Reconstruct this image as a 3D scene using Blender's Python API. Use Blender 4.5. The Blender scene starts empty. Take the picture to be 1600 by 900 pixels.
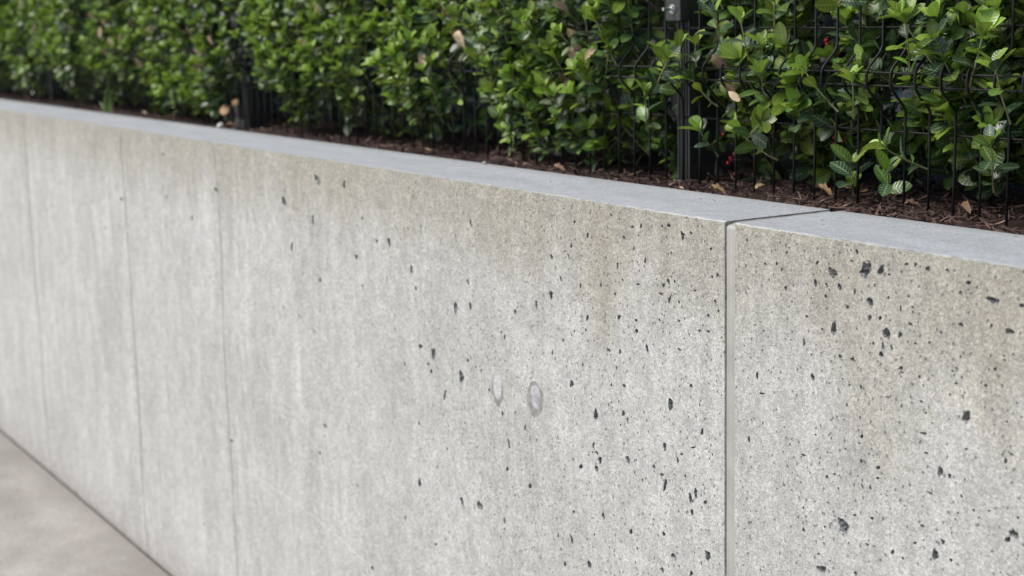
import bpy, bmesh, math, random
import numpy as np
from mathutils import Matrix, Vector, noise
from mathutils.geometry import delaunay_2d_cdt

RNG = np.random.RandomState(7)
random.seed(7)
SC = bpy.context.scene
COL = SC.collection

# ---------------------------------------------------------------- camera, sky, sun
# World: X along the wall (towards the right of the photograph), Y into the hedge, Z up.
# z = 0 is the top of the concrete wall, y = 0 its front face, x = 0 its open joint.
cam_d = bpy.data.cameras.new('camera')
cam = bpy.data.objects.new('camera', cam_d); COL.objects.link(cam)
cam.matrix_world = Matrix(((0.5273, -0.1357, 0.8388, 1.6963), (0.8494, 0.1111, -0.516, -1.4142),
                           (-0.0231, 0.9845, 0.1738, 0.2989), (0, 0, 0, 1)))
cam_d.sensor_width = 36.0
cam_d.lens = 36.0 * 2419.73 / 1600.0
cam_d.clip_start = 0.05; cam_d.clip_end = 500
cam_d.dof.use_dof = True
cam_d.dof.focus_distance = 2.3
cam_d.dof.aperture_fstop = 4.7
SC.camera = cam

SUN_EL, SUN_AZ = math.radians(50), math.radians(205)     # azimuth clockwise from +Y
w = bpy.data.worlds.new('World'); SC.world = w; w.use_nodes = True
nt = w.node_tree
sky = nt.nodes.new('ShaderNodeTexSky'); sky.sky_type = 'NISHITA'; sky.sun_disc = False
sky.sun_elevation = SUN_EL; sky.sun_rotation = SUN_AZ
sky.dust_density = 3.0; sky.air_density = 1.0; sky.ozone_density = 1.0
bg = nt.nodes['Background']; bg.inputs[1].default_value = 0.10
nt.links.new(sky.outputs[0], bg.inputs[0])
sun_d = bpy.data.lights.new('sun', 'SUN'); sun_d.energy = 1.5; sun_d.angle = math.radians(24)
sun_d.color = (1.0, 0.975, 0.93)
sun = bpy.data.objects.new('sun', sun_d); COL.objects.link(sun)
sdir = Vector((math.sin(SUN_AZ) * math.cos(SUN_EL), math.cos(SUN_AZ) * math.cos(SUN_EL), math.sin(SUN_EL)))
sun.rotation_euler = sdir.to_track_quat('Z', 'Y').to_euler()
SC.view_settings.view_transform = 'Standard'; SC.view_settings.look = 'None'
SC.view_settings.exposure = 0.88; SC.view_settings.gamma = 1.0
SC.render.engine = 'CYCLES'
SC.cycles.max_bounces = 6

# ---------------------------------------------------------------- helpers
def tag(o, label=None, cat=None, group=None, kind=None):
    if label: o['label'] = label
    if cat: o['category'] = cat
    if group: o['group'] = group
    if kind: o['kind'] = kind
    return o

def link(o, parent=None):
    COL.objects.link(o)
    if parent is not None: o.parent = parent
    return o

def empty(name, loc, rz=0):
    o = bpy.data.objects.new(name, None); o.location = loc; o.rotation_euler = (0, 0, rz)
    o.empty_display_size = 0.1
    return link(o)

def mesh_np(name, verts, faces, mats, uv=None, mi=None, smooth=False):
    """verts (n,3); faces (m,k) int array or list of tuples; uv per vertex"""
    me = bpy.data.meshes.new(name)
    v = np.asarray(verts, dtype=np.float32)
    if isinstance(faces, np.ndarray):
        k = faces.shape[1]; loops = faces.astype(np.int32).ravel(); m = len(faces)
        starts = np.arange(m, dtype=np.int32) * k
    else:
        lens = np.array([len(f) for f in faces], dtype=np.int32); m = len(faces)
        loops = np.array([i for f in faces for i in f], dtype=np.int32)
        starts = np.concatenate(([0], np.cumsum(lens)[:-1])).astype(np.int32)
    me.vertices.add(len(v)); me.vertices.foreach_set('co', v.ravel())
    me.loops.add(len(loops)); me.loops.foreach_set('vertex_index', loops)
    me.polygons.add(m); me.polygons.foreach_set('loop_start', starts)
    if mi is not None: me.polygons.foreach_set('material_index', np.asarray(mi, dtype=np.int32))
    me.polygons.foreach_set('use_smooth', np.full(m, smooth))
    me.update(calc_edges=True)
    if uv is not None:
        l = me.uv_layers.new(name='UVMap')
        l.data.foreach_set('uv', np.asarray(uv, dtype=np.float32)[loops].ravel())
    for mt in (mats if isinstance(mats, (list, tuple)) else [mats]): me.materials.append(mt)
    me.validate()
    return me

def obj(name, me, parent=None, loc=(0, 0, 0)):
    o = bpy.data.objects.new(name, me); o.location = loc
    return link(o, parent)

def box_vf(x0, x1, y0, y1, z0, z1, b=0.0):
    bm = bmesh.new()
    bmesh.ops.create_cube(bm, size=1)
    for v in bm.verts:
        v.co = Vector(((x0 + x1) / 2 + v.co.x * (x1 - x0), (y0 + y1) / 2 + v.co.y * (y1 - y0), (z0 + z1) / 2 + v.co.z * (z1 - z0)))
    if b > 0:
        bmesh.ops.bevel(bm, geom=bm.edges[:], offset=b, segments=2, profile=0.6, affect='EDGES')
    vs = [tuple(v.co) for v in bm.verts]; bm.verts.index_update()
    fs = [tuple(v.index for v in f.verts) for f in bm.faces]
    bm.free()
    return vs, fs

def tube_vf(pts, rad, n=8, cap=True):
    """tube along points with radii (scalar or list)"""
    pts = [Vector(p) for p in pts]; k = len(pts)
    if not hasattr(rad, '__len__'): rad = [rad] * k
    vs, fs = [], []
    up = Vector((0.13, 0.31, 0.94)) if abs((pts[1] - pts[0]).normalized().z) < 0.9 else Vector((1, 0, 0))
    t0 = (pts[1] - pts[0]).normalized()
    a = t0.cross(up).normalized()
    for i, p in enumerate(pts):
        t = ((pts[min(i + 1, k - 1)] - pts[max(i - 1, 0)])).normalized()
        a = (a - t * a.dot(t)).normalized(); b = t.cross(a)
        for j in range(n):
            an = 2 * math.pi * j / n
            vs.append(tuple(p + (a * math.cos(an) + b * math.sin(an)) * rad[i]))
    for i in range(k - 1):
        for j in range(n):
            j2 = (j + 1) % n
            fs.append((i * n + j, i * n + j2, (i + 1) * n + j2, (i + 1) * n + j))
    if cap:
        fs.append(tuple(range(n - 1, -1, -1))); fs.append(tuple((k - 1) * n + j for j in range(n)))
    return vs, fs

class Acc:
    def __init__(self): self.v = []; self.f = []; self.mi = []
    def add(self, vf, mi=0):
        n = len(self.v); self.v += list(vf[0]); self.f += [tuple(i + n for i in f) for f in vf[1]]
        self.mi += [mi] * len(vf[1]); return self
    def mesh(self, name, mats, smooth=False): return mesh_np(name, self.v, self.f, mats, mi=self.mi, smooth=smooth)

# ---------------------------------------------------------------- materials
class NT:
    def __init__(self, name):
        self.m = bpy.data.materials.new(name); self.m.use_nodes = True
        self.t = self.m.node_tree; self.p = self.t.nodes['Principled BSDF']
    def n(self, typ, **kw):
        nd = self.t.nodes.new('ShaderNode' + typ)
        for k, v in kw.items(): setattr(nd, k, v)
        return nd
    def l(self, a, b): self.t.links.new(a, b)
    def put(self, sock, v):
        if hasattr(v, 'is_linked') or hasattr(v, 'links'): self.l(v, sock)
        else: sock.default_value = v
    def math(self, op, a, b=0.0, c=0.0, clamp=False):
        nd = self.n('Math', operation=op); nd.use_clamp = clamp
        self.put(nd.inputs[0], a); self.put(nd.inputs[1], b)
        if op in ('MULTIPLY_ADD', 'SMOOTH_MIN', 'WRAP', 'COMPARE'): self.put(nd.inputs[2], c)
        return nd.outputs[0]
    def mix(self, f, a, b, mode='MIX'):
        nd = self.n('Mix', data_type='RGBA', blend_type=mode)
        self.put(nd.inputs[0], f)
        self.put(nd.inputs[6], a if hasattr(a, 'links') else (*a, 1) if len(a) == 3 else a)
        self.put(nd.inputs[7], b if hasattr(b, 'links') else (*b, 1) if len(b) == 3 else b)
        return nd.outputs[2]
    def noise(self, vec, scale, detail=3, rough=0.55, dim='3D'):
        nd = self.n('TexNoise'); nd.inputs['Scale'].default_value = scale; nd.inputs['Detail'].default_value = detail
        nd.inputs['Roughness'].default_value = rough
        self.l(vec, nd.inputs['Vector']); return nd.outputs[0]
    def mapping(self, vec, scale=(1, 1, 1), loc=(0, 0, 0), rot=(0, 0, 0)):
        nd = self.n('Mapping'); nd.inputs['Scale'].default_value = scale; nd.inputs['Location'].default_value = loc
        nd.inputs['Rotation'].default_value = rot
        self.l(vec, nd.inputs[0]); return nd.outputs[0]
    def sand(self, vec, scale):
        nd = self.n('TexVoronoi'); nd.inputs['Scale'].default_value = scale; self.l(vec, nd.inputs['Vector'])
        sp = self.n('SeparateColor'); self.l(nd.outputs['Color'], sp.inputs[0]); return sp.outputs[0]
    def shade(self, col, f, lo, hi):
        v = self.n('HueSaturation'); self.put(v.inputs['Color'], col); self.l(self.ramp(f, 0.0, 1.0, lo, hi, False), v.inputs['Value']); return v.outputs[0]
    def ramp(self, f, a, b, lo=0.0, hi=1.0, smooth=True):
        nd = self.n('MapRange'); nd.interpolation_type = 'SMOOTHSTEP' if smooth else 'LINEAR'
        self.l(f, nd.inputs[0])
        for i, v in enumerate((a, b, lo, hi)): nd.inputs[i + 1].default_value = v
        return nd.outputs[0]
    def pos(self): return self.n('NewGeometry').outputs['Position']
    def sep(self, v):
        nd = self.n('SeparateXYZ'); self.l(v, nd.inputs[0]); return nd.outputs
    def bump(self, h, strength, dist, prev=None):
        nd = self.n('Bump'); nd.inputs['Strength'].default_value = strength; nd.inputs['Distance'].default_value = dist
        self.l(h, nd.inputs['Height'])
        if prev is not None: self.l(prev, nd.inputs['Normal'])
        return nd.outputs[0]
    def done(self, col=None, rough=None, nrm=None, spec=None):
        if col is not None: self.put(self.p.inputs['Base Color'], col if hasattr(col, 'links') else (*col, 1))
        if rough is not None: self.put(self.p.inputs['Roughness'], rough)
        if nrm is not None: self.l(nrm, self.p.inputs['Normal'])
        if spec is not None: self.put(self.p.inputs['Specular IOR Level'], spec)
        return self.m

def mat_concrete_face():
    N = NT('cast_concrete'); P = N.pos(); X, Y, Z = N.sep(P)
    big = N.noise(P, 2.2, 4, .6)
    mott = N.noise(P, 16, 5, .65)
    streakv = N.mapping(P, (7, 1, 1.5)); streak = N.noise(streakv, 1.4, 6, .66)
    streakf = N.noise(N.mapping(P, (22, 1, 4.5)), 1.4, 5, .7)
    col = N.mix(N.ramp(big, .3, .7), (.43, .43, .405), (.52, .52, .498))
    col = N.mix(N.math('MULTIPLY', N.ramp(mott, .35, .75), .35), col, (.36, .362, .345))
    # vertical wash marks, stronger on the long stretch to the left
    left = N.ramp(X, -.6, -1.9)
    sfac = N.math('MULTIPLY', N.ramp(streak, .42, .68), N.math('MULTIPLY_ADD', left, .48, .22))
    col = N.mix(sfac, col, (.60, .60, .585))
    sdark = N.math('MULTIPLY', N.ramp(streakf, .5, .75), N.math('MULTIPLY_ADD', left, .13, .08))
    col = N.mix(sdark, col, (.33, .325, .30))
    # run-off stain below the coping: brownish grey, ragged lower edge
    zz = N.math('ADD', Z, N.math('MULTIPLY', N.math('SUBTRACT', N.noise(N.mapping(P, (5, 1, .8)), 1.5, 5, .65), .5), .42))
    topst = N.math('MULTIPLY', N.ramp(zz, -.23, .0), .80)
    col = N.mix(topst, col, (.315, .295, .235))
    # individual brown patches (x, z, rx, rz, strength)
    for (cx, cz, rx, rz, s) in ((-.33, -.10, .085, .22, .55), (.28, -.19, .11, .2, .45), (.47, -.09, .16, .13, .45), (-.62, -.06, .2, .13, .4), (-1.35, -.02, .3, .1, .4), (.50, -.21, .07, .07, .35)):
        dx = N.math('DIVIDE', N.math('SUBTRACT', X, cx), rx); dz = N.math('DIVIDE', N.math('SUBTRACT', Z, cz), rz)
        d = N.math('ADD', N.math('SQRT', N.math('ADD', N.math('MULTIPLY', dx, dx), N.math('MULTIPLY', dz, dz))), N.math('MULTIPLY', N.math('SUBTRACT', mott, .5), 1.5))
        col = N.mix(N.math('MULTIPLY', N.ramp(d, 1.0, .25), s), col, (.34, .32, .25))
    # pale scraped patch near the right edge
    dx = N.math('DIVIDE', N.math('SUBTRACT', X, .425), .07); dz = N.math('DIVIDE', N.math('SUBTRACT', Z, -.17), .06)
    d = N.math('ADD', N.math('SQRT', N.math('ADD', N.math('MULTIPLY', dx, dx), N.math('MULTIPLY', dz, dz))), N.math('MULTIPLY', N.math('SUBTRACT', mott, .5), 3.5))
    col = N.mix(N.math('MULTIPLY', N.ramp(d, .8, .3), .35), col, (.58, .56, .48))
    # splash dirt near the pavement
    bot = N.math('MULTIPLY', N.ramp(N.math('ADD', Z, N.math('MULTIPLY', N.math('SUBTRACT', mott, .5), .15)), -1.14, -1.31), .42)
    col = N.mix(bot, col, (.31, .28, .25))
    # sand grain: dark and pale specks
    g1 = N.noise(P, 430, 2, .8); g2 = N.noise(P, 200, 5, .85); g3 = N.noise(N.mapping(P, (1, 1, 1), (3, 5, 1)), 380, 3, .8)
    grit = N.ramp(X, -1.6, -.1)          # the skin is coarser around the joint
    col = N.mix(N.math('MULTIPLY', N.ramp(g1, .47, .62), .50), col, (.25, .25, .235))
    col = N.mix(N.math('MULTIPLY', N.ramp(g2, .52, .66), N.math('MULTIPLY_ADD', grit, .40, .22)), col, (.24, .245, .235))
    col = N.mix(N.math('MULTIPLY', N.ramp(g3, .52, .66), .60), col, (.74, .74, .715))
    col = N.shade(col, N.sand(P, 430), .80, 1.20)
    col = N.shade(col, N.sand(N.mapping(P, loc=(1, 2, 3)), 190), .88, 1.12)
    col = N.shade(col, N.ramp(N.noise(N.mapping(P, (1, 1, .85)), 42, 4, .7), .36, .64), .92, 1.07)
    col = N.shade(col, N.ramp(N.noise(N.mapping(P, (1.6, 1, .6)), 13, 4, .65), .36, .64), .93, 1.06)
    # tiny bug holes as relief and shade
    vo = N.n('TexVoronoi'); vo.inputs['Scale'].default_value = 120; N.l(N.mapping(P, (1, 1, .8)), vo.inputs[0])
    cell = N.n('TexWhiteNoise'); N.l(vo.outputs['Color'], cell.inputs[0])
    keep = N.math('GREATER_THAN', cell.outputs[0], N.math('MULTIPLY_ADD', grit, -.42, .97))
    hole = N.math('MULTIPLY', N.ramp(vo.outputs['Distance'], .26, .14), keep)
    col = N.mix(N.math('MULTIPLY', hole, .62), col, (.13, .135, .13))
    # hairline map cracks
    vc = N.n('TexVoronoi', feature='DISTANCE_TO_EDGE'); vc.inputs['Scale'].default_value = 22
    wv = N.n('VectorMath', operation='MULTIPLY_ADD'); nz = N.n('TexNoise'); nz.inputs['Scale'].default_value = 40; N.l(P, nz.inputs['Vector'])
    N.l(nz.outputs['Color'], wv.inputs[0]); wv.inputs[1].default_value = (.035, .035, .035); N.l(P, wv.inputs[2]); N.l(wv.outputs[0], vc.inputs[0])
    crk = N.math('MULTIPLY', N.ramp(vc.outputs['Distance'], .018, .004), N.ramp(N.noise(P, 5, 2), .56, .66))
    col = N.mix(N.math('MULTIPLY', crk, .35), col, (.24, .24, .22))
    h = N.math('ADD', N.math('MULTIPLY', g2, .7), N.math('MULTIPLY', N.sand(P, 430), .45))
    b1 = N.bump(h, .6, .0032)
    b2 = N.bump(N.math('SUBTRACT', 1.0, N.math('MAXIMUM', hole, N.math('MULTIPLY', crk, .25))), .9, .0020, b1)
    b3 = N.bump(N.noise(P, 9, 3), .5, .004, b2)
    return N.done(col, .88, b3, .3)

def mat_concrete_top():
    N = NT('trowelled_concrete'); P = N.pos(); X, Y, Z = N.sep(P)
    big = N.noise(N.mapping(P, (1.5, 6, 1)), 2.2, 4, .6)
    col = N.mix(N.ramp(big, .3, .7), (.34, .362, .376), (.405, .428, .442))
    col = N.mix(N.math('MULTIPLY', N.ramp(N.noise(P, 25, 4, .6), .4, .75), .3), col, (.30, .315, .325))
    col = N.mix(N.math('MULTIPLY', N.ramp(N.noise(P, 330, 4, .8), .48, .66), .55), col, (.25, .26, .27))
    col = N.mix(N.math('MULTIPLY', N.ramp(N.noise(N.mapping(P, loc=(4, 2, 0)), 330, 4, .8), .52, .68), .6), col, (.68, .70, .71))
    col = N.shade(col, N.sand(P, 430), .84, 1.15)
    col = N.shade(col, N.sand(N.mapping(P, loc=(1, 2, 3)), 180), .92, 1.08)
    col = N.shade(col, N.ramp(N.noise(P, 30, 4, .7), .36, .64), .94, 1.05)
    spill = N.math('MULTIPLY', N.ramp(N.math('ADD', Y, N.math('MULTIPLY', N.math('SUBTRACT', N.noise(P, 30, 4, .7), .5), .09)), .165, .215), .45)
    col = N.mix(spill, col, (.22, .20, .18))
    # paler colour along the arris, with a ragged inner edge
    edge = N.math('MULTIPLY', N.ramp(N.math('ADD', Y, N.math('MULTIPLY', N.math('SUBTRACT', N.noise(P, 90, 2), .5), .010)), .009, .003), .6)
    col = N.mix(edge, col, (.60, .61, .58))
    b = N.bump(N.noise(P, 260, 2), .25, .0015); b = N.bump(N.noise(P, 12, 3), .4, .003, b)
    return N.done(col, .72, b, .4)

def mat_simple(name, col, rough, bscale=None, bdist=.001, col2=None, nscale=20, spec=.5, metallic=0, bstr=.5):
    N = NT(name); P = N.pos(); c = col
    if col2 is not None: c = N.mix(N.ramp(N.noise(P, nscale, 4, .6), .35, .65), col, col2)
    nr = N.bump(N.noise(P, bscale, 3), bstr, bdist) if bscale else None
    N.p.inputs['Metallic'].default_value = metallic
    return N.done(c, rough, nr, spec)

def mat_pit():
    N = NT('bug_hole_skin'); P = N.pos()
    c = N.mix(N.ramp(N.noise(P, 30, 2), .4, .6), (.27, .27, .255), (.20, .21, .215)); c = N.shade(c, N.sand(P, 300), .6, 1.5)
    return N.done(c, .6, N.bump(N.noise(P, 400, 2), .4, .001), .4)

def mat_pavement():
    N = NT('pavement_concrete'); P = N.pos()
    col = N.mix(N.ramp(N.noise(P, 2.5, 5, .6), .3, .7), (.28, .264, .235), (.385, .370, .332))
    col = N.mix(N.math('MULTIPLY', N.ramp(N.noise(P, 14, 5, .7), .45, .75), .5), col, (.24, .23, .21))
    col = N.mix(N.math('MULTIPLY', N.ramp(N.noise(P, 160, 3, .6), .5, .72), .4), col, (.22, .21, .20))
    col = N.mix(N.math('MULTIPLY', N.ramp(N.noise(N.mapping(P, loc=(9, 1, 0)), 60, 2, .6), .68, .74), .7), col, (.62, .61, .58))
    col = N.shade(col, N.sand(P, 230), .82, 1.18)
    col = N.shade(col, N.ramp(N.noise(P, 7, 5, .7), .36, .64), .90, 1.08)
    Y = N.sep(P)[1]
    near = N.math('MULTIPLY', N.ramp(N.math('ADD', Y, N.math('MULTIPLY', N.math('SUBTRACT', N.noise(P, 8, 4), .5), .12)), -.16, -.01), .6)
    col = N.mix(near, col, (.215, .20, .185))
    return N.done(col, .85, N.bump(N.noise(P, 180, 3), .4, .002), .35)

def leaf_mat(name, base, base2, vein, veinamt, rough, trans, spec=.5):
    N = NT(name)
    uvn = N.n('UVMap'); U, V, _ = N.sep(uvn.outputs[0])
    V2 = N.math('ABSOLUTE', N.math('MULTIPLY_ADD', V, 2.0, -1.0))
    rp = N.n('NewGeometry').outputs['Random Per Island']; ro = N.n('ObjectInfo').outputs['Random']
    r = N.math('FRACT', N.math('ADD', rp, ro)); r2 = N.math('FRACT', N.math('MULTIPLY', r, 7.31))
    P = N.pos()
    col = N.mix(r, base, base2)
    hs = N.n('HueSaturation'); N.l(col, hs.inputs['Color']); N.put(hs.inputs['Value'], N.math('MULTIPLY_ADD', r2, .75, .58)); N.put(hs.inputs['Hue'], N.math('MULTIPLY_ADD', r2, .03, .485))
    col = hs.outputs[0]
    sv = N.math('SINE', N.math('MULTIPLY', N.math('SUBTRACT', U, N.math('MULTIPLY', V2, .16)), 46.0))
    side = N.math('MULTIPLY', N.ramp(sv, .80, 1.0), N.ramp(V2, .95, .55))
    mid = N.ramp(V2, .13, .04)
    blot = N.math('MULTIPLY', N.ramp(N.noise(P, 120, 2), .50, .68), N.ramp(sv, -.3, .9))
    vf = N.math('MULTIPLY', N.math('MAXIMUM', N.math('MAXIMUM', side, mid), N.math('MULTIPLY', blot, N.ramp(r2, .35, .9))), veinamt)
    edge = N.math('MULTIPLY', N.ramp(V2, .86, .98), .35 * veinamt)
    col = N.mix(N.math('MAXIMUM', vf, edge), col, vein)
    b = N.bump(N.math('ADD', N.math('MULTIPLY', sv, -.5), N.math('MULTIPLY', mid, -1.0)), .35, .0008)
    N.done(col, rough, b, spec)
    N.p.inputs['Coat Weight'].default_value = .10; N.p.inputs['Coat Roughness'].default_value = .25
    tr = N.n('BsdfTranslucent'); N.l(col, tr.inputs[0])
    mx = N.n('MixShader'); mx.inputs[0].default_value = trans
    N.l(N.p.outputs[0], mx.inputs[1]); N.l(tr.outputs[0], mx.inputs[2])
    out = [x for x in N.t.nodes if x.type == 'OUTPUT_MATERIAL'][0]
    N.l(mx.outputs[0], out.inputs[0])
    return N.m

def mat_wood_bits(name, a, b, c, rough=.8):
    N = NT(name); P = N.pos()
    rp = N.n('NewGeometry').outputs['Random Per Island']; ro = N.n('ObjectInfo').outputs['Random']
    r = N.math('FRACT', N.math('ADD', rp, ro))
    col = N.mix(N.ramp(r, .0, .75), a, b); col = N.mix(N.ramp(r, .86, 1.0), col, c)
    col = N.mix(N.math('MULTIPLY', N.ramp(N.noise(P, 260, 3), .4, .7), .5), col, (a[0] * .6, a[1] * .6, a[2] * .6))
    return N.done(col, rough, N.bump(N.noise(P, 400, 3), .6, .001), .3)

M_FACE = mat_concrete_face(); M_TOP = mat_concrete_top(); M_PIT = mat_pit(); M_PAVE = mat_pavement()
M_SEAL = mat_simple('joint_sealant', (.325, .32, .298), .6, 60, .0008, (.385, .38, .352), 12, .35)
M_PLUG = mat_simple('tie_hole_mortar', (.38, .388, .41), .85, 160, .0016, (.53, .535, .555), 130, .3)
M_PLUG2 = mat_simple('tie_hole_mortar_grey', (.26, .262, .272), .85, 160, .0016, (.46, .465, .485), 60, .3)
M_PATCH = mat_simple('tie_hole_smear', (.20, .195, .185), .85, 200, .001, (.31, .305, .29), 60, .3)
M_SEAM = mat_simple('seam_dirt', (.24, .23, .205), .9, 200, .001, (.38, .37, .345), 25, .3)
M_DARK = mat_simple('joint_filler_board', (.05, .043, .037), .9, 80, .001, (.08, .07, .06), 30)
M_SOIL = mat_wood_bits('mulch_soil', (.022, .013, .010), (.035, .020, .016), (.05, .03, .022))
M_CHIP = mat_wood_bits('bark_mulch', (.045, .027, .022), (.11, .068, .056), (.27, .18, .14))
M_PALECHIP = mat_wood_bits('pale_wood', (.42, .30, .20), (.52, .40, .28), (.6, .5, .38))
DRYT = None
M_DEAD = leaf_mat('dead_leaf', (.30, .19, .12), (.60, .44, .30), (.60, .48, .36), .5, .6, .25, .3)
M_YOUNG = leaf_mat('young_leaf', (.155, .262, .028), (.27, .395, .046), (.40, .55, .17), .42, .34, .28, .5)
M_MID = leaf_mat('mature_leaf', (.058, .122, .024), (.108, .188, .032), (.32, .45, .18), .5, .34, .15, .55)
M_OLD = leaf_mat('old_leaf', (.012, .042, .020), (.032, .078, .030), (.34, .40, .22), .55, .33, .05, .6)
M_TWIG = mat_simple('green_twig', (.16, .19, .07), .6, 200, .0008, (.23, .21, .10), 40)
M_BARK = mat_simple('grey_bark', (.15, .135, .12), .85, 90, .002, (.30, .275, .245), 30)
M_BERRY = mat_simple('red_berry', (.42, .012, .015), .28, None, 0, (.28, .008, .012), 300)
M_WIRE = mat_simple('black_powder_coat', (.007, .0075, .008), .5, 300, .0004, spec=.35)
M_POST = mat_simple('charcoal_powder_coat', (.030, .030, .032), .45, 200, .0004, (.040, .039, .040), 40)
M_STEEL = mat_simple('bright_steel', (.55, .56, .58), .28, 200, .0004, metallic=.9)
M_GRASS = mat_simple('grass_blade', (.22, .33, .09), .45, None, 0, (.15, .25, .06), 60)
M_STONE = mat_simple('pale_stone', (.55, .53, .50), .8, 200, .001, (.42, .40, .38), 90)
M_CUT = mat_simple('cut_wood', (.62, .40, .21), .7, 200, .0006, (.50, .30, .15), 60)

GROUND_Z = -1.302
WALL_T = 0.203

# ---------------------------------------------------------------- ground
def sheet(name, x0, x1, y0, y1, z, mat, kind='structure', nx=2, ny=2, amp=0.0, sc=3.0):
    xs = np.linspace(x0, x1, nx); ys = np.linspace(y0, y1, ny)
    v = [(x, y, z + (amp * noise.noise(Vector((x * sc, y * sc, 3.1))) if amp else 0)) for y in ys for x in xs]
    f = [(j * nx + i, j * nx + i + 1, (j + 1) * nx + i + 1, (j + 1) * nx + i) for j in range(ny - 1) for i in range(nx - 1)]
    o = obj(name, mesh_np(name, v, f, mat, smooth=True)); o['kind'] = kind
    return o

v, f = box_vf(-60, 60, -60, -0.013, GROUND_Z - .10, GROUND_Z, .004)
pv = obj('pavement', mesh_np('pavement', v, f, M_PAVE)); tag(pv, kind='structure')
sheet('ground', -200, 200, -200, 200, GROUND_Z - .104, M_SOIL)
v, f = box_vf(-14, 4, -.0125, -.0005, GROUND_Z - .09, GROUND_Z - .007)
tag(obj('expansion_joint', mesh_np('expansion_joint', v, f, M_DARK)), kind='structure')

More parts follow.
